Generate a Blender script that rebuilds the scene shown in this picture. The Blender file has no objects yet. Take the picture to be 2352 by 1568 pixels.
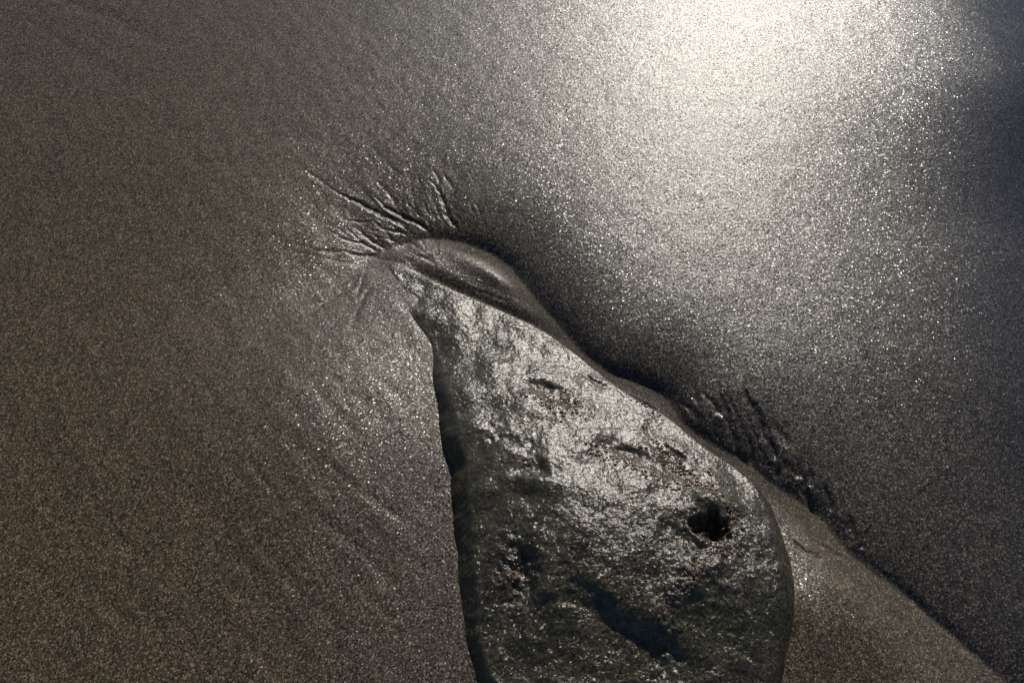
import bpy, math
import numpy as np
from mathutils import Vector

# ------------------------------------------------------------------ camera, sky, sun, exposure
SC = bpy.context.scene
COL = SC.collection
rng = np.random.default_rng(7)

CAM_H = 1.0
PITCH = math.radians(52.0)          # below the horizon
FOCAL = 35.0
cam_d = bpy.data.cameras.new('camera')
cam = bpy.data.objects.new('camera', cam_d)
COL.objects.link(cam)
cam.location = (0, 0, CAM_H)
cam.rotation_euler = (math.pi / 2 - PITCH, 0, 0)
cam_d.lens = FOCAL
cam_d.sensor_width = 36.0
cam_d.clip_start = 0.01
cam_d.clip_end = 3000
SC.camera = cam

SUN_EL = math.radians(34.2)
SUN_AZ = math.radians(14.0)         # to the right of straight ahead (+y)
world = bpy.data.worlds.new('World')
SC.world = world
world.use_nodes = True
wn = world.node_tree.nodes
wl = world.node_tree.links
sky = wn.new('ShaderNodeTexSky')
sky.sky_type = 'NISHITA'
sky.sun_disc = False
sky.dust_density = 0.15            # clear sea air
sky.ozone_density = 4.0
sky.sun_elevation = SUN_EL
sky.sun_rotation = SUN_AZ
wn['Background'].inputs['Strength'].default_value = 0.052
wl.new(sky.outputs[0], wn['Background'].inputs['Color'])

sun_d = bpy.data.lights.new('sun', 'SUN')
sun_d.energy = 3.15
sun_d.angle = math.radians(0.5)
sun_d.color = (1.0, 0.93, 0.83)
sun = bpy.data.objects.new('sun', sun_d)
COL.objects.link(sun)
L = Vector((math.cos(SUN_EL) * math.sin(SUN_AZ), math.cos(SUN_EL) * math.cos(SUN_AZ), math.sin(SUN_EL)))
sun.rotation_euler = L.to_track_quat('Z', 'Y').to_euler()

SC.view_settings.view_transform = 'Standard'
SC.view_settings.look = 'None'
SC.view_settings.gamma = 1.0
SC.view_settings.exposure = 0.0
SC.view_settings.use_curve_mapping = False
SC.cycles.use_denoising = False      # the glitter of the grains is real detail
SC.cycles.max_bounces = 5
SC.cycles.sample_clamp_indirect = 4.0
SC.render.filter_size = 1.2

# ------------------------------------------------------------------ helpers
FPX = 2352 * FOCAL / 36.0
cp, sp = math.cos(PITCH), math.sin(PITCH)


def at(px, py, z=0.0):
    """world point at height z that the photograph shows at (px, py) of a 2352 x 1568 picture"""
    u, v = (px - 1176.0), (784.0 - py)
    d = np.array([u, v * sp + FPX * cp, v * cp - FPX * sp])
    t = (z - CAM_H) / d[2]
    return d * t + np.array([0, 0, CAM_H])


def line(pts, z=0.0, sub=6):
    """smooth world polyline (plan) through picture points"""
    w = np.array([at(p[0], p[1], z)[:2] for p in pts])
    if len(w) < 3:
        return w
    e = np.vstack([2 * w[0] - w[1], w, 2 * w[-1] - w[-2]])
    out = []
    for i in range(1, len(e) - 2):
        p0, p1, p2, p3 = e[i - 1], e[i], e[i + 1], e[i + 2]
        for k in range(sub):
            t = k / sub
            out.append(0.5 * (2 * p1 + (p2 - p0) * t + (2 * p0 - 5 * p1 + 4 * p2 - p3) * t * t
                              + (3 * p1 - p0 - 3 * p2 + p3) * t ** 3))
    out.append(w[-1])
    return np.array(out)


def z24(ox, oy, k, pts):
    return [(ox + k * x, oy + k * y) for x, y in pts]


def hash01(i, j, s):
    h = (i * 374761393 + j * 668265263 + s * 974634821) & 0x7fffffff
    h = ((h ^ (h >> 13)) * 1274126177) & 0x7fffffff
    return ((h ^ (h >> 16)) & 0xffff) / 65535.0


def noise(x, y, s=0):
    xi, yi = np.floor(x).astype(np.int64), np.floor(y).astype(np.int64)
    xf, yf = x - xi, y - yi
    u, v = xf * xf * xf * (xf * (xf * 6 - 15) + 10), yf * yf * yf * (yf * (yf * 6 - 15) + 10)

    def g(a, b):
        th = hash01(xi + a, yi + b, s) * 6.2831853
        return np.cos(th) * (xf - a) + np.sin(th) * (yf - b)
    return 1.5 * ((g(0, 0) * (1 - u) + g(1, 0) * u) * (1 - v) + (g(0, 1) * (1 - u) + g(1, 1) * u) * v)


def fbm(x, y, s=0, n=4, gain=0.5):
    r, a = 0, 1.0
    for k in range(n):
        r = r + a * noise(x, y, s + 17 * k)
        a *= gain
        x, y = x * 2.03 + 3.1, y * 2.03 + 7.7
    return r


def smooth(a, b, x):
    t = np.clip((x - a) / (b - a), 0, 1)
    return t * t * (3 - 2 * t)


def dist(X, Y, pl, margin=None):
    """unsigned distance, side (+ = left of travel) and 0..1 parameter of the nearest point on a polyline"""
    seg = np.linalg.norm(np.diff(pl, axis=0), axis=1)
    cum = np.concatenate([[0], np.cumsum(seg)])
    D = np.full(X.shape, 1e9)
    S = np.ones(X.shape)
    T = np.zeros(X.shape)
    for k in range(len(seg)):
        ax, ay = pl[k]
        ex, ey = pl[k + 1] - pl[k]
        l2 = ex * ex + ey * ey + 1e-18
        t = np.clip(((X - ax) * ex + (Y - ay) * ey) / l2, 0, 1)
        qx, qy = X - ax - t * ex, Y - ay - t * ey
        d = qx * qx + qy * qy
        m = d < D
        D = np.where(m, d, D)
        S = np.where(m, np.sign(ex * (Y - ay) - ey * (X - ax)), S)
        T = np.where(m, (cum[k] + t * seg[k]) / cum[-1], T)
    return np.sqrt(D), S, T


def inside(X, Y, poly):
    c = np.zeros(X.shape, bool)
    n = len(poly)
    for i in range(n):
        x1, y1 = poly[i]
        x2, y2 = poly[(i + 1) % n]
        m = ((y1 > Y) != (y2 > Y)) & (X < (x2 - x1) * (Y - y1) / (y2 - y1 + 1e-18) + x1)
        c ^= m
    return c


def signed(X, Y, poly):
    d, _, _ = dist(X, Y, np.vstack([poly, poly[:1]]))
    return np.where(inside(X, Y, poly), d, -d)


def mesh_from(name, V, F, mat, parent=None, attrs=None, smooth_shade=True):
    """V (n,3), F (m,4 or 3) -> one mesh object"""
    k = F.shape[1]
    me = bpy.data.meshes.new(name)
    me.vertices.add(len(V))
    me.vertices.foreach_set('co', np.ascontiguousarray(V, dtype=np.float32).ravel())
    me.loops.add(F.size)
    me.loops.foreach_set('vertex_index', np.ascontiguousarray(F, dtype=np.int32).ravel())
    me.polygons.add(len(F))
    me.polygons.foreach_set('loop_start', np.arange(0, F.size, k, dtype=np.int32))
    if smooth_shade:
        me.polygons.foreach_set('use_smooth', np.ones(len(F), dtype=bool))
    me.update(calc_edges=True)
    for an, av in (attrs or {}).items():
        a = me.attributes.new(an, 'FLOAT', 'POINT')
        a.data.foreach_set('value', np.ascontiguousarray(av, dtype=np.float32).ravel())
    me.materials.append(mat)
    o = bpy.data.objects.new(name, me)
    COL.objects.link(o)
    if parent is not None:
        o.parent = parent
    return o


class NT:
    def __init__(self, name):
        self.m = bpy.data.materials.new(name)
        self.m.use_nodes = True
        self.t = self.m.node_tree
        self.b = self.t.nodes['Principled BSDF']
        self.out = self.t.nodes['Material Output']

    def n(self, kind, props=None, **ins):
        nd = self.t.nodes.new(kind)
        for k, v in (props or {}).items():
            setattr(nd, k, v)
        for k, v in ins.items():
            key = int(k[1:]) if k[0] == 'i' and k[1:].isdigit() else k.replace('_', ' ')
            self.put(nd.inputs[key], v)
        return nd

    def put(self, sock, v):
        if isinstance(v, bpy.types.NodeSocket):
            self.t.links.new(v, sock)
        else:
            sock.default_value = v

    def math(self, op, a, b=0.0, c=0.0):
        return self.n('ShaderNodeMath', {'operation': op}, i0=a, i1=b, i2=c).outputs[0]

    def vmath(self, op, a, b=(0, 0, 0)):
        return self.n('ShaderNodeVectorMath', {'operation': op}, i0=a, i1=b).outputs[0]

    def scale(self, v, f):
        nd = self.n('ShaderNodeVectorMath', {'operation': 'SCALE'}, i0=v)
        self.put(nd.inputs['Scale'], f)
        return nd.outputs[0]

    def mix(self, f, a, b):
        nd = self.t.nodes.new('ShaderNodeMix')
        nd.data_type = 'RGBA'
        self.put(nd.inputs[0], f)
        self.put(nd.inputs[6], a)
        self.put(nd.inputs[7], b)
        return nd.outputs[2]

    def ramp(self, f, stops):
        nd = self.t.nodes.new('ShaderNodeValToRGB')
        el = nd.color_ramp.elements
        while len(el) < len(stops):
            el.new(0.5)
        for e, (p, c) in zip(el, stops):
            e.position = p
            e.color = c if len(c) == 4 else (*c, 1)
        self.put(nd.inputs[0], f)
        return nd.outputs[0]

    def remap(self, f, a, b, c=0.0, d=1.0):
        return self.n('ShaderNodeMapRange', None, i0=f, i1=a, i2=b, i3=c, i4=d).outputs[0]


def C(r, g, b):
    return (r, g, b, 1)


# ------------------------------------------------------------------ materials
def grain_normal(T, pos, cell, tilt, bumps, strength, tail=4.0):
    """normal of a surface made of facets of about `cell` metres, each tipped its own way, over fine bumps"""
    geo = T.n('ShaderNodeNewGeometry')
    h = None
    for sc, det, amp in bumps:
        tx = T.n('ShaderNodeTexNoise', {'noise_dimensions': '3D'}, Vector=pos, Scale=sc, Detail=det, Roughness=0.55).outputs[0]
        v = T.math('MULTIPLY', tx, amp)
        h = v if h is None else T.math('ADD', h, v)
    bp = T.n('ShaderNodeBump', None, Height=h, Distance=1.0)
    T.put(bp.inputs['Strength'], strength)
    # warp so that the cells are not straight-edged
    wp = T.n('ShaderNodeTexNoise', {'noise_dimensions': '3D'}, Vector=pos, Scale=0.7 / cell, Detail=1.0).outputs[1]
    wpos = T.vmath('ADD', pos, T.scale(T.vmath('SUBTRACT', wp, (0.5, 0.5, 0.5)), cell * 0.7))
    vo = T.n('ShaderNodeTexVoronoi', {'voronoi_dimensions': '3D', 'feature': 'F1'}, Vector=wpos, Scale=1.0 / cell, Randomness=1.0)
    c = T.scale(T.vmath('SUBTRACT', vo.outputs['Color'], (0.5, 0.5, 0.5)), 2.0)
    ln = T.n('ShaderNodeVectorMath', {'operation': 'LENGTH'}, i0=c).outputs[1]
    c2 = T.scale(c, T.remap(ln, 0.85, 1.5, 1.0, tail))
    nrm = T.vmath('NORMALIZE', T.vmath('ADD', bp.outputs[0], T.scale(c2, tilt)))
    return nrm, vo, ln


def sand_material():
    T = NT('wet_volcanic_sand')
    pos = T.n('ShaderNodeNewGeometry').outputs['Position']
    grain = T.n('ShaderNodeAttribute', {'attribute_name': 'grain'}).outputs['Fac']
    tone = T.n('ShaderNodeAttribute', {'attribute_name': 'tone'}).outputs['Fac']
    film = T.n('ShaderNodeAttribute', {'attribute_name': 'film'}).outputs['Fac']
    silt = T.n('ShaderNodeAttribute', {'attribute_name': 'silt'}).outputs['Fac']
    tilt = T.math('MULTIPLY', grain, 0.042)
    nrm, vo, ln = grain_normal(T, pos, 0.0014, tilt,
                           [(420, 2.0, 0.00022), (90, 2.0, 0.0003)], grain, 4.0)
    cellv = T.n('ShaderNodeSeparateColor', None, i0=vo.outputs['Color'])
    cell = cellv.outputs[1]
    grey = T.ramp(cell, [(0.0, (.008, .007, .006)), (0.5, (.022, .017, .013)), (0.85, (.052, .041, .031)), (1.0, (.17, .14, .115))])
    brown = T.ramp(cell, [(0.0, (.016, .011, .005)), (0.5, (.074, .052, .024)), (0.85, (.140, .100, .048)), (1.0, (.28, .21, .12))])
    big = T.n('ShaderNodeTexNoise', {'noise_dimensions': '3D'}, Vector=pos, Scale=28.0, Detail=4.0, Roughness=0.6).outputs[0]
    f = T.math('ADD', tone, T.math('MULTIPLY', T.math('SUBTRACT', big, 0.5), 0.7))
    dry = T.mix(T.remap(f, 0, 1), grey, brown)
    T.put(T.b.inputs['Base Color'], T.mix(T.math('MULTIPLY', film, 0.7), dry, C(.024, .032, .052)))  # bluish film colour paints in reflected sky over the water's slight own tint
    r1 = T.math('MULTIPLY_ADD', T.math('POWER', cellv.outputs[2], 3.0), 0.12, 0.365)
    r1 = T.math('SUBTRACT', r1, T.remap(ln, 1.05, 1.4, 0.0, 0.10))
    r2 = T.math('MULTIPLY_ADD', silt, 0.42, r1)
    r3 = T.math('MULTIPLY', r2, T.math('SUBTRACT', 1.0, T.math('MULTIPLY', film, 0.50)))
    T.put(T.b.inputs['Roughness'], r3)
    T.put(T.b.inputs['IOR'], 1.5)
    T.put(T.b.inputs['Normal'], nrm)
    return T.m


def rock_material():
    T = NT('wet_dark_stone')
    pos = T.n('ShaderNodeNewGeometry').outputs['Position']
    alg = T.n('ShaderNodeAttribute', {'attribute_name': 'algae'}).outputs['Fac']
    shag = T.n('ShaderNodeAttribute', {'attribute_name': 'shag'}).outputs['Fac']
    crust = T.n('ShaderNodeAttribute', {'attribute_name': 'crust'}).outputs['Fac']
    nrm, vo, ln = grain_normal(T, pos, 0.0022, T.math('MULTIPLY_ADD', shag, 0.05, 0.034),
                           [(260, 3.0, 0.0008), (95, 2.0, 0.00025)], T.math('MULTIPLY_ADD', shag, 0.6, 1.0), 4.5)
    n1 = T.n('ShaderNodeTexNoise', {'noise_dimensions': '3D'}, Vector=pos, Scale=60.0, Detail=6.0, Roughness=0.65).outputs[0]
    n2 = T.n('ShaderNodeTexNoise', {'noise_dimensions': '3D'}, Vector=pos, Scale=350.0, Detail=3.0, Roughness=0.6).outputs[0]
    stone = T.ramp(T.math('ADD', T.math('MULTIPLY', n1, 0.6), T.math('MULTIPLY', n2, 0.4)),
                   [(0.3, (.012, .010, .005)), (0.5, (.048, .039, .022)), (0.7, (.120, .100, .060))])
    green = T.ramp(n2, [(0.25, (.018, .017, .008)), (0.75, (.088, .078, .032))])
    af = T.remap(T.math('ADD', alg, T.math('MULTIPLY', T.math('SUBTRACT', n1, 0.5), 1.4)), 0.35, 0.75)
    c1 = T.mix(af, stone, green)
    rust = T.ramp(n2, [(0.3, (.05, .036, .026)), (0.7, (.22, .165, .12))])
    c2 = T.mix(T.math('MULTIPLY', crust, 0.75), c1, rust)
    T.put(T.b.inputs['Base Color'], c2)
    T.put(T.b.inputs['Roughness'], T.remap(n2, 0.3, 0.7, 0.25, 0.40))
    T.put(T.b.inputs['IOR'], 1.5)
    T.put(T.b.inputs['Normal'], nrm)
    return T.m


def barnacle_material():
    T = NT('barnacle_shell')
    pos = T.n('ShaderNodeNewGeometry').outputs['Position']
    n = T.n('ShaderNodeTexNoise', {'noise_dimensions': '3D'}, Vector=pos, Scale=180.0, Detail=3.0).outputs[0]
    T.put(T.b.inputs['Base Color'], T.ramp(n, [(0.3, (.08, .055, .040)), (0.55, (.24, .17, .12)), (0.75, (.42, .34, .27))]))
    T.put(T.b.inputs['Roughness'], 0.15)
    return T.m


M_SAND, M_ROCK, M_BARN = sand_material(), rock_material(), barnacle_material()

# ------------------------------------------------------------------ the rock: outline and height
K = 0.0
RIGHT_LOW = [(905, 606), (960, 627), (1050, 667), (1150, 712), (1240, 755), (1310, 805), (1370, 855), (1420, 897),
             (1480, 940), (1540, 975), (1590, 1020), (1640, 1060), (1690, 1092), (1735, 1130), (1772, 1178)]
RIGHT_HIGH = [(1800, 1225), (1820, 1290), (1829, 1350), (1826, 1420), (1814, 1490), (1800, 1560), (1770, 1660), (1700, 1760), (1560, 1840)]
LEFT = [(1420, 1860), (1280, 1800), (1200, 1700), (1100, 1600), (1076, 1540), (1058, 1470), (1048, 1400), (1040, 1320), (1034, 1250), (1026, 1170),
        (1016, 1090), (1002, 1020), (996, 960), (986, 890), (978, 815), (948, 765), (914, 705), (890, 652), (874, 622)]
OUT = np.vstack([line(RIGHT_LOW, 0.004, 4), line(RIGHT_HIGH, 0.016, 4), line(LEFT, 0.0, 4)])

TOP = [(905, 612, .0045), (1000, 672, .0085), (1100, 705, .0095), (1240, 768, .013), (1370, 868, .020), (1480, 950, .028), (1640, 1075, .036),
       (1755, 1195, .040), (1805, 1300, .042), (1800, 1480, .030), (940, 710, .0108), (925, 708, .0090), (962, 765, .0122), (990, 815, .0148), (1006, 850, .021), (1030, 960, .035),
       (1100, 1050, 0.043), (1135, 1200, 0.044), (1160, 1350, 0.038), (1210, 1500, 0.03), (1060, 770, .0165), (1150, 850, .028), (1250, 950, .041),
       (1400, 1000, .040), (1300, 1100, 0.056), (1500, 1100, .050), (1400, 1200, 0.061), (1600, 1180, .055), (1700, 1150, .044),
       (1500, 1300, 0.06), (1650, 1330, 0.054), (1300, 1300, 0.056), (1350, 1450, 0.046), (1550, 1450, 0.045), (1700, 1450, .040),
       (1450, 1560, 0.03), (1450, 1750, .030), (1250, 1700, .030), (1650, 1700, .028), (1200, 1250, 0.05)]


def rbf_fit(pts):
    P = np.array([at(x, y, z) for x, y, z in pts])
    xy, z = P[:, :2], P[:, 2]
    r = np.linalg.norm(xy[:, None] - xy[None], axis=2)
    n = len(xy)
    A = np.zeros((n + 3, n + 3))
    A[:n, :n] = r ** 3 + np.eye(n) * 2e-5
    A[:n, n:] = np.c_[np.ones(n), xy]
    A[n:, :n] = A[:n, n:].T
    w = np.linalg.solve(A, np.r_[z, 0, 0, 0])
    return xy, w


RB = rbf_fit(TOP)


def rbf(X, Y):
    xy, w = RB
    z = w[-3] + w[-2] * X + w[-1] * Y
    for (a, b), c in zip(xy, w):
        z = z + c * ((X - a) ** 2 + (Y - b) ** 2) ** 1.5
    return z


def blob(X, Y, p, z, rx, ry, ang=0.0, power=1.0):
    """anisotropic bell at a picture point; rx along ang (world radians), in metres"""
    q = at(p[0], p[1], z)
    c, s = math.cos(ang), math.sin(ang)
    u, v = (X - q[0]) * c + (Y - q[1]) * s, -(X - q[0]) * s + (Y - q[1]) * c
    return np.exp(-(((u / rx) ** 2 + (v / ry) ** 2) ** power))


_o = np.vstack([OUT, OUT[:1]])
_c = np.concatenate([[0], np.cumsum(np.linalg.norm(np.diff(_o, axis=0), axis=1))])
LEFT_T0 = _c[len(line(RIGHT_LOW, 0, 4)) + len(line(RIGHT_HIGH, 0, 4))] / _c[-1]

LOW_T = _c[len(line(RIGHT_LOW, 0, 4))] / _c[-1]


def ledge(X, Y, pts, z, drop, near, recover):
    """a step: full drop just left of the line of travel, easing back over `recover` metres"""
    pl = line(pts, z, 4)
    d, s, t = dist(X, Y, pl)
    e = smooth(0, .25, t) * smooth(1, .8, t)
    sd = d * s
    return drop * e * smooth(-near * .3, near, sd) * np.exp(-(np.maximum(sd, 0) / recover) ** 2)


def rock_height(X, Y, detail=True):
    ud, _, ut = dist(X, Y, np.vstack([OUT, OUT[:1]]))
    d = np.where(inside(X, Y, OUT), ud, -ud)
    d = d + smooth(.0, .25, ut) * (0.0008 * fbm(X * 45, Y * 45, 101, 3))
    de = d + 0.0024 * fbm(X * 30, Y * 30, 102, 3)
    top = np.maximum(rbf(X, Y), 0.003)
    # rounding radius of the edge: wide on the steep left side, tight at the low right side
    lowr = smooth(LOW_T + .02, LOW_T - .06, ut)
    r = (0.012 + 0.30 * np.clip(top, 0, 0.12)) * (1 - lowr) + lowr * (0.005 + 0.12 * np.clip(top, 0, .12))
    t = np.clip(d / r, 0, 1)
    prof = np.sqrt(np.maximum(1 - (1 - t) ** 2, 0))
    lw = smooth(LEFT_T0, LEFT_T0 + .04, ut) * smooth(.91, .80, ut)
    prof = prof * (1 - lw) + lw * (1 - (1 - np.clip(np.where(d > .003, np.maximum(de, d * .35), d) / (0.008 + 0.50 * np.clip(top, 0, .12)), 0, 1)) ** 1.25)
    tipw = smooth(.90, .95, ut)          # at the tip the stone runs on flush under the sand
    prof = prof * (1 - tipw) + tipw
    h = top * prof
    if detail:
        m = smooth(0.0, 0.02, d)
        # broad lumps and dents
        h += m * 0.0030 * fbm(X * 18, Y * 18, 3, 2)
        h += m * (0.00045 + 0.0004 * smooth(.56, .46, Y)) * fbm(X * 75 + 5, Y * 75, 9, 3)
        h += smooth(0, .008, d) * 0.00016 * fbm(X * 260, Y * 260, 21, 2)
        wob = 0.010 * fbm(X * 30, Y * 30, 77, 3)
        wb2 = 0.010 * fbm(X * 60, Y * 60, 78, 4)
        B = lambda p, z, *a: blob(X + wb2, Y + wob * .4, p, z * .66, *a)
        h -= 0.026 * B((1628, 1203), .080, .013, .014, 0.0, 1.6)          # the hole
        h -= 0.014 * B((1652, 1215), .080, .011, .010, 0.3, 1.6)
        h += 0.006 * B((1650, 1150), .08, .030, .012, -0.4)              # lip above it
        h += 0.007 * B((1600, 1325), .09, .048, .016, 0.85)              # ridge running down from the hole
        h -= 0.008 * B((1560, 1230), .09, .018, .025, 0.6)
        h -= ledge(X + 1.5 * wob, Y - wob, [(1620, 1530), (1560, 1455), (1490, 1418), (1420, 1380), (1360, 1330), (1320, 1290)], .06, .011, .024, .040)  # shaded step
        h -= 0.003 * B((1548, 1440), .088, .004, .030, 0.1)              # crease
        h -= 0.012 * B((1200, 1300), .08, .014, .034, 0.0)               # shaded bay on the left
        h -= 0.0045 * B((1245, 885), .055, .016, .010, -0.5)
        h -= 0.004 * B((1290, 915), .058, .010, .010)
        h -= 0.0048 * B((1440, 1040), .068, .032, .010, -0.55)            # groove
        h -= 0.0045 * B((1545, 1050), .07, .010, .030, 0.45)
        h -= 0.0042 * B((1240, 1075), .08, .016, .008, -0.6)
        h += 0.004 * B((1225, 1105), .083, .022, .008, -0.3)
        h -= 0.0035 * B((1170, 1010), .068, .028, .008, -0.7)
        h -= 0.003 * B((1360, 880), .025, .016, .006, -0.7)
    h = np.where(d < 0, d * 1.3, h)
    return np.maximum(h, -0.05), d


def build_rock():
    step = 0.0012
    x0, x1 = OUT[:, 0].min() - .03, OUT[:, 0].max() + .03
    y0, y1 = OUT[:, 1].min() - .03, OUT[:, 1].max() + .03
    xs, ys = np.arange(x0, x1, step), np.arange(y0, y1, step)
    X, Y = np.meshgrid(xs, ys)
    H, d = rock_height(X, Y)
    idx = np.arange(X.size).reshape(X.shape)
    F = np.stack([idx[:-1, :-1], idx[:-1, 1:], idx[1:, 1:], idx[1:, :-1]], -1).reshape(-1, 4)
    dd = d.ravel()
    F = F[(dd[F] > -0.028).all(1)]
    used = np.unique(F)
    re = np.full(X.size, -1)
    re[used] = np.arange(len(used))
    V = np.c_[X.ravel(), Y.ravel(), H.ravel()][used]
    x, y = X.ravel()[used], Y.ravel()[used]
    algae = np.zeros(len(used)) + 0.12
    for p, z, rx, ry, a in [((1650, 1420), .08, .06, .05, 0), ((1380, 1520), .085, .07, .04, 0), ((1010, 670), .012, .05, .03, -.5),
                            ((1100, 900), .045, .03, .06, 0), ((1330, 1330), .1, .06, .03, 0), ((1345, 860), .02, .012, .012, 0)]:
        algae = np.maximum(algae, 0.62 * blob(x, y, p, z * .66, rx, ry, a))
    crust = np.zeros(len(used))
    for p, z, rx, ry, a in CRUST:
        crust = np.maximum(crust, blob(x, y, p, z, rx, ry, a, 1.5))
    crust *= smooth(-0.1, 0.35, fbm(x * 120, y * 120, 31, 3))
    root = bpy.data.objects.new('rock', None)
    COL.objects.link(root)
    root.location = (0, 0, 0)
    root['label'] = 'dark wet boulder tapering to a point, half buried in the glittering sand'
    root['category'] = 'rock'
    mesh_from('stone', V, re[F], M_ROCK, root, {'algae': algae, 'crust': crust, 'shag': smooth(.56, .46, y)})
    return root


CRUST = [((1275, 925), 0.038, .030, .016, -0.5), ((1440, 1065), 0.045, .040, .010, -0.55), ((1540, 1045), 0.046, .016, .034, 0.6),
         ((1610, 1110), 0.048, .030, .018, -0.3), ((1650, 1262), 0.056, .020, .010, 0.2), ((1580, 1330), 0.059, .040, .010, 0.85),
         ((1690, 1200), 0.050, .008, .022, 0.2), ((1470, 925), 0.022, .030, .007, -0.62), ((1180, 1290), 0.056, .012, .012, 0)]

# ------------------------------------------------------------------ the sand
A = lambda pts: z24(705.6, 395.1, 0.2, pts)
B2 = lambda pts: z24(1552.3, 846.7, 0.24, pts)
D2 = lambda pts: z24(1599.4, 846.7, 0.46, pts)

# foot of the sand bank that the backwash has cut beside the rock
BANK = line(A([(820, 950), (1000, 885), (1200, 815), (1380, 782), (1550, 788), (1720, 812), (1900, 868), (2080, 940), (2230, 1030), (2350, 1130)])
            + [(1215, 672), (1262, 725), (1310, 780), (1350, 822), (1400, 858), (1460, 880), (1530, 918)]
            + B2([(60, 520), (250, 665), (430, 775), (600, 860), (740, 950), (880, 1070), (1050, 1185), (1250, 1320), (1400, 1440)])
            + [(1945, 1262), (2010, 1315), (2085, 1370), (2190, 1455), (2300, 1545), (2420, 1640), (2600, 1760)], sub=5)

RILLS = [  # (points, half width m, depth m)
    (A([(200, 250), (380, 355), (480, 395), (600, 440), (720, 500), (840, 545), (950, 590), (1060, 630), (1180, 680)]), .0042, .0036),
    (A([(700, 310), (800, 390), (870, 450), (960, 510), (1100, 570), (1200, 610), (1300, 650), (1380, 700), (1470, 765)]), .0040, .0032),
    (A([(1340, 170), (1460, 255), (1540, 370), (1590, 490), (1630, 590), (1690, 670), (1770, 770)]), .0040, .0034),
    (A([(1360, 410), (1420, 490), (1445, 560), (1475, 630), (1485, 720)]), .0030, .0009),
    (A([(1055, 250), (1095, 320), (1110, 380), (1095, 440), (1100, 500)]), .0030, .0009),
    (A([(1030, 480), (1090, 540), (1150, 590), (1230, 620)]), .0030, .0018),
    (A([(380, 615), (500, 640), (640, 645), (760, 630)]), .0026, .0014),
    (A([(720, 570), (790, 640), (860, 690), (920, 715), (1050, 730), (1150, 750), (1215, 795)]), .0028, .0018),
    (A([(510, 680), (620, 740), (700, 800), (800, 860), (920, 895)]), .0030, .0018),
    (A([(330, 790), (430, 840), (540, 860), (640, 862), (740, 900), (830, 935)]), .0030, .0018),
    (A([(430, 700), (520, 760), (600, 830), (700, 855)]), .0026, .0012),
    (A([(330, 960), (450, 965), (530, 987), (640, 987), (760, 970), (860, 930)]), .0032, .0020),
    (A([(0, 985), (150, 985), (300, 985), (470, 985)]), .0040, .0010),
    (A([(890, 715), (940, 770), (1000, 830)]), .0026, .0014),
    (A([(1850, 440), (1900, 530), (1915, 600)]), .0026, .0010),
    (A([(1910, 440), (1970, 540), (2000, 600)]), .0026, .0010),
    (A([(1540, 90), (1620, 220), (1700, 340)]), .0035, .0009),
    (A([(1440, 80), (1500, 170), (1530, 260)]), .0030, .0009),
    (A([(1250, 120), (1290, 200), (1310, 290)]), .0030, .0008),
    (A([(880, 250), (940, 330), (990, 400), (1040, 480)]), .0030, .0010),
    (A([(760, 180), (860, 260), (930, 340)]), .0032, .0008),
    (A([(0, 120), (120, 190), (260, 270)]), .005, .0010),
    (A([(700, 1130), (655, 1210), (640, 1310), (600, 1430), (560, 1540)]), .0034, .0005),
    (A([(620, 1220), (540, 1320), (490, 1430)]), .0036, .0004),
    (A([(1180, 930), (1260, 975), (1420, 1040), (1500, 1090)]), .0036, .0009),
    (A([(1780, 1300), (1900, 1350), (2100, 1420), (2350, 1520)]), .0036, .0012),
    (B2([(360, 230), (430, 400), (480, 550), (560, 700), (640, 800)]), .0048, .0022),
    (B2([(570, 240), (660, 380), (740, 500), (790, 600), (850, 720)]), .0048, .0026),
    (B2([(610, 600), (680, 720), (720, 850), (750, 940)]), .0040, .0020),
    (B2([(760, 620), (860, 750), (960, 910)]), .0045, .0018),
    (B2([(880, 540), (960, 680), (1050, 830)]), .0045, .0016),
    (B2([(1050, 560), (1010, 680), (1040, 760)]), .0040, .0014),
    (B2([(940, 870), (1040, 960), (1170, 1090)]), .0040, .0014),
    (B2([(780, 890), (900, 970), (1010, 1070)]), .0040, .0014),
    (B2([(0, 330), (120, 420), (240, 560)]), .0040, .0014),
    (B2([(1200, 900), (1150, 1000), (1220, 1100)]), .0040, .0010),
    (D2([(740, 890), (880, 975), (960, 1040), (1060, 1120), (1150, 1200), (1280, 1300), (1400, 1410), (1540, 1520)]), .0052, .0026),
    (D2([(430, 815), (540, 910), (650, 965)]), .0038, .0020),
    (D2([(540, 825), (680, 915), (760, 950)]), .0034, .0014),
    (D2([(620, 1080), (720, 1180), (800, 1270)]), .0050, .0010),
    (D2([(760, 1040), (900, 1160), (1050, 1290)]), .0050, .0010),
    ([(60, 0), (138, 26), (179, 48), (272, 80), (320, 109), (430, 160)], .016, .0016),
    ([(0, 60), (120, 110), (240, 190), (330, 260)], .016, .0010),
    ([(1432, 898), (1460, 918), (1490, 935), (1515, 955)], .0036, .0024),
]
# many hair-fine rills around the two fans
for _k in range(44):
    _f = rng.uniform(0, 1)
    _ex, _ey = 850 + 230 * _f + rng.uniform(-25, 25), 592 - 34 * math.sin(_f * 2.2) + rng.uniform(-28, 4)
    _a = math.radians(180 + 48 * _f + rng.uniform(-9, 9))
    _ln = rng.uniform(45, 190)
    _bend = rng.uniform(-.25, .45)
    _p = [(_ex + _ln * q * math.cos(_a + _bend * q), _ey + _ln * q * math.sin(_a + _bend * q) - rng.uniform(0, 30) * _f)
          for q in (1.0, .75, .5, .25, 0.0)]
    RILLS.append((_p, rng.uniform(.0014, .0024), rng.uniform(.00025, .0006)))
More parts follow.
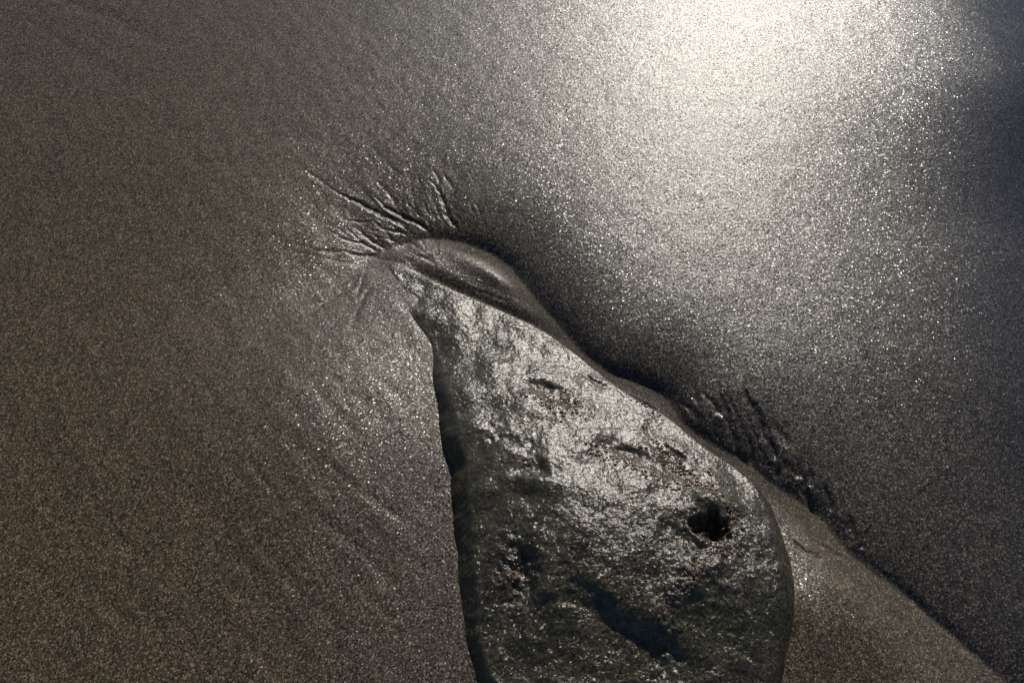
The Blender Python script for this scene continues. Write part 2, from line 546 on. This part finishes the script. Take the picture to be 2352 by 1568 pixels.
# faint rays where the flow parts at the tip, and long shallow flow lines across the left
for _k in range(16):
    _a = math.radians(rng.uniform(120, 195))
    _ln, _bend = rng.uniform(120, 300), rng.uniform(-.3, .1)
    _p = [(885 + (30 + _ln * q) * math.cos(_a + _bend * q), 628 + (30 + _ln * q) * math.sin(_a + _bend * q)) for q in (1.0, .75, .5, .25, 0.0)]
    RILLS.append((_p, rng.uniform(.003, .005), rng.uniform(.00012, .0003)))
for _k in range(18):
    _x, _y = rng.uniform(-60, 760), rng.uniform(820, 1500)
    _ln, _a, _bend = rng.uniform(150, 420), math.radians(rng.uniform(38, 62)), rng.uniform(-.2, .2)
    _p = [(_x + _ln * q * math.cos(_a + _bend * q), _y + _ln * q * math.sin(_a + _bend * q)) for q in (0, .25, .5, .75, 1.0)]
    RILLS.append((_p, rng.uniform(.005, .010), rng.uniform(.0004, .0009)))
for _k in range(30):
    _f = rng.uniform(0, 1)
    _ex, _ey = 1600 + 380 * _f, 985 + 300 * _f - rng.uniform(0, 60)
    _ln = rng.uniform(50, 170) * (1 - .4 * _f)
    _a = math.radians(236 + 34 * _f + rng.uniform(-9, 9))
    _bend = rng.uniform(-.2, .3)
    _p = [(_ex + _ln * q * math.cos(_a + _bend * q), _ey + _ln * q * math.sin(_a + _bend * q)) for q in (1.0, .75, .5, .25, 0.0)]
    RILLS.append((_p, rng.uniform(.0022, .0045), rng.uniform(.0006, .0018)))

# the fan on the cut bank to the right is cut deeper
RILLS = [(p, w * 1.15, dp * 1.9) if 1560 < p[len(p) // 2][0] < 2050 and 850 < p[len(p) // 2][1] < 1260 else (p, w, dp) for p, w, dp in RILLS]


def sand_axes():
    def ax(bands):
        out = [bands[0][0]]
        for a, b, s in bands:
            out.extend(np.linspace(a, b, max(2, int(round((b - a) / s)) + 1))[1:])
        st = bands[0][2]
        lo, v = [], out[0]
        while v > -300:
            st *= 1.28
            v -= st
            lo.append(v)
        st = bands[-1][2]
        hi, v = [], out[-1]
        while v < 300:
            st *= 1.28
            v += st
            hi.append(v)
        return np.array(lo[::-1] + out + hi)
    xs = ax([(-1.05, -0.32, .0032), (-0.32, 0.46, .0013), (0.46, 1.12, .0030)])
    ys = ax([(0.29, 0.46, .0030), (0.46, 1.13, .0013), (1.13, 1.66, .0032)])
    return xs, ys


SHORE = np.array([at(2180, -60)[:2], at(2440, 560)[:2]])      # edge of the water, nearly straight


def shore_dist(X, Y):
    """metres towards the sea"""
    e = SHORE[0] - SHORE[1]
    e = e / np.linalg.norm(e)
    n = np.array([e[1], -e[0]])
    return (X - SHORE[1][0]) * n[0] + (Y - SHORE[1][1]) * n[1]


def sand_height(X, Y):
    near = (X > -1.2) & (X < 1.25) & (Y > 0.2) & (Y < 1.8)
    Z = np.zeros(X.shape)
    grain = np.ones(X.shape)
    tone = np.full(X.shape, 0.45)
    # far and wide: a slightly uneven beach
    Z += 0.004 * fbm(X * 0.9, Y * 0.9, 40, 3) * smooth(0.0, 1.0, np.hypot(X, Y - .9))
    x, y = X[near], Y[near]
    z = np.zeros(x.shape)
    g = np.ones(x.shape)
    tn = np.zeros(x.shape)
    # bank beside the rock: higher on the far side, floor of the scour low
    d, s, t = dist(x, y, BANK)
    far = s > 0
    # round the left end of the bank the far side eases into the near side
    e0 = BANK[1] - BANK[0]
    e0 = e0 / np.linalg.norm(e0)
    fw = np.where(t > 0, np.where(far, 1.0, 0.0),
                  smooth(-.55, .95, (e0[0] * (y - BANK[0][1]) - e0[1] * (x - BANK[0][0])) / np.maximum(d, 1e-6)))
    amp = smooth(0.0, 0.12, t) * (1 - 0.8 * smooth(0.55, .9, t))
    narrow = 0.0060 * (1 - np.exp(-(d / 0.0105) ** 1.5)) * amp * np.exp(-(d / 0.15) ** 2)
    xs_, xe_ = at(880, 590)[0], at(1180, 640)[0]
    broad = 0.0340 * (1 - np.exp(-(np.sqrt(d * d + 1e-5) - 0.003) / 0.15)) * (1 - 0.55 * smooth(0.75, 0.4, y))
    crest = 0.0060 * (d / .09) * np.exp(1 - d / .09) * smooth(xs_ - .06, xs_ + .30, x)
    z += np.where(far, narrow + crest, 0) + fw * broad
    z -= 0.070 * np.clip(x - .28, 0, 2) ** 1.5 * smooth(1.30, .95, y)
    # the scour floor is smooth silt
    wfl = 0.020 + 0.05 * smooth(.55, .9, t)
    silt = np.where(far, np.exp(-(d / .004) ** 2), np.exp(-(d / wfl) ** 4)) * smooth(.03, .12, t)
    silt *= 1 - 0.5 * smooth(0.62, 0.85, t)
    g *= 1 - 0.75 * silt
    tn += 0.12 * silt + 0.5 * np.where(far, 0, smooth(.55, .72, t))
    # the rock's upper right edge stands in a narrow scour
    dr, sr, tr = dist(x, y, line(RIGHT_LOW, 0.0, 4))
    z -= 0.0065 * np.exp(-(dr / 0.011) ** 2) * smooth(0, .10, tr) * smooth(.50, .32, tr)
    # left of the rock the sand climbs towards the viewer
    lf = np.where(far & (t > .02), 0, 1.0)
    lx = smooth(0.12, -0.25, x)
    z += 0.016 * lx * smooth(1.02, 0.55, y) * lf * smooth(0, 0.05, d)
    # sand piled against the tip and the mound in the pocket behind it
    z += 0.0155 * blob(x, y, (600, 960), 0, .22, .20, 0.3)
    dl, _, tl = dist(x, y, line(LEFT[-6:], 0.0, 4))
    z += 0.001 * np.exp(-(dl / 0.024) ** 2) * smooth(0, .35, tl) * (1 - .55 * smooth(.6, 1, tl))
    z += 0.0055 * blob(x, y, (1135, 640), 0, .050, .013, -0.66)
    z += 0.002 * blob(x, y, (970, 585), 0, .05, .010, 0.2)
    z += 0.010 * blob(x, y, (1860, 1400), 0, .05, .07, 0.6)              # bright tail beside the rock
    # rills
    for k, (pts, w, dep) in enumerate(RILLS):
        pl = line(pts, 0.0, 5)
        m = (x > pl[:, 0].min() - 6 * w) & (x < pl[:, 0].max() + 6 * w) & (y > pl[:, 1].min() - 6 * w) & (y < pl[:, 1].max() + 6 * w)
        if not m.any():
            continue
        xx, yy = x[m], y[m]
        wx = xx + 0.0016 * noise(xx * 120, yy * 120, 50 + k)
        wy = yy + 0.0016 * noise(xx * 120, yy * 120, 80 + k)
        dd, ss, tt = dist(wx, wy, pl)
        e = smooth(0, .45, tt) * smooth(1, .80, tt)
        w = .8 * w * (.45 + .55 * smooth(0, .7, tt))
        z[m] += 0.68 * dep * e * (-np.exp(-(dd / w) ** 2) + 0.08 * np.exp(-((dd - 1.9 * w) / (0.9 * w)) ** 2))
    # shallow flow streaks, running down towards the right as the backwash left them
    a = math.radians(-52)
    u, v = x * math.cos(a) + y * math.sin(a), -x * math.sin(a) + y * math.cos(a)
    left = smooth(0.05, -0.25, x)
    z += (0.00006 + 0.00014 * left) * fbm(u * 14, v * 50, 61, 3)
    z += 0.00040 * left * smooth(1.1, .8, y) * fbm(u * 4, v * 26, 64, 2)
    sdn = shore_dist(x, y)
    a2 = math.radians(-38)
    z += 0.00030 * smooth(-.15, .1, sdn) * fbm((x * math.cos(a2) + y * math.sin(a2)) * 8, (-x * math.sin(a2) + y * math.cos(a2)) * 90, 65, 3)
    z += 0.00022 * fbm(x * 20, y * 20, 63, 2) * smooth(.0, -.2, shore_dist(x, y))
    fan = np.maximum(blob(x, y, (900, 480), 0, .22, .13, -0.3), 0.8 * blob(x, y, (1850, 1050), 0, .14, .12, -0.6))
    rad = np.arctan2(y - at(1010, 620)[1], x - at(1010, 620)[0])
    rr = np.hypot(y - at(1010, 620)[1], x - at(1010, 620)[0])
    z += fan * 0.0010 * fbm(rad * 6, rr * 22, 66, 3) * np.exp(-(rr / .2) ** 2) * smooth(0, .06, rr)
    z += 0.00012 * noise(x * 330, y * 330, 70) * g
    # towards the sea a film of water lies on it
    sd = shore_dist(X, Y)
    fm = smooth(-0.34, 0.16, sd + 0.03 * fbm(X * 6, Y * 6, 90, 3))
    Z[near] += z
    Z -= 0.010 * np.clip(sd, 0, 60)
    sil = np.zeros(X.shape)
    sil[near] = silt
    grain[near] = g
    # browner sand to the left and on the tail, greyer to the right
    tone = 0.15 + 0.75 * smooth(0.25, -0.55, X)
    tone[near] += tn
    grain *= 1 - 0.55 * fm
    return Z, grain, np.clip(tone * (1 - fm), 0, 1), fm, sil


def build_sand():
    xs, ys = sand_axes()
    X, Y = np.meshgrid(xs, ys)
    Z, g, tone, film, silt = sand_height(X, Y)
    idx = np.arange(X.size).reshape(X.shape)
    F = np.stack([idx[:-1, :-1], idx[:-1, 1:], idx[1:, 1:], idx[1:, :-1]], -1).reshape(-1, 4)
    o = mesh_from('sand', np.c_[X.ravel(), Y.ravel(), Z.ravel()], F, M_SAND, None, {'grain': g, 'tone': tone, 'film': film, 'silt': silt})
    o['kind'] = 'structure'
    o['label'] = 'dark wet glittering beach sand with backwash rills'
    return o


build_sand()
rock = build_rock()


# ------------------------------------------------------------------ barnacles on the rock
def build_barnacles(root):
    n = 7
    ang = np.arange(n) * 2 * math.pi / n
    for p, z, rx, ry, a in CRUST:
        q = at(p[0], p[1], z)
        cnt = int(min(260, 9.0 * rx * ry / 1e-5 * 0.35)) + 12
        u, v = rng.normal(0, .55, cnt) * rx, rng.normal(0, .55, cnt) * ry
        x = q[0] + u * math.cos(a) - v * math.sin(a)
        y = q[1] + u * math.sin(a) + v * math.cos(a)
        keep = fbm(x * 120, y * 120, 31, 3) > -0.12
        x, y = x[keep], y[keep]
        e = 0.0015
        h, d = rock_height(x, y)
        hx = (rock_height(x + e, y)[0] - rock_height(x - e, y)[0]) / (2 * e)
        hy = (rock_height(x, y + e)[0] - rock_height(x, y - e)[0]) / (2 * e)
        ok = (d > 0.004) & (np.hypot(hx, hy) < 2.5)
        V, F = [], []
        for xi, yi, zi, gx, gy in zip(x[ok], y[ok], h[ok], hx[ok], hy[ok]):
            nv = Vector((-gx, -gy, 1)).normalized()
            tx = nv.orthogonal().normalized()
            ty = nv.cross(tx)
            R = rng.uniform(.0010, .0024)
            hh = R * rng.uniform(.6, 1.0)
            c0 = Vector((xi, yi, zi))
            b = len(V)
            for rad, up in ((1.0, -.35), (.80, .55), (.45, 1.0), (.22, .70)):
                for th in ang:
                    r = R * rad * (1 + rng.uniform(-.12, .12))
                    V.append(c0 + tx * (r * math.cos(th)) + ty * (r * math.sin(th)) + nv * (hh * up))
            for k in range(3):
                for i in range(n):
                    j = (i + 1) % n
                    F.append((b + k * n + i, b + k * n + j, b + (k + 1) * n + j, b + (k + 1) * n + i))
        if V:
            o = mesh_from('barnacle_crust', np.array([tuple(w) for w in V]), np.array(F), M_BARN, root)
            o['kind'] = 'stuff'


build_barnacles(rock)
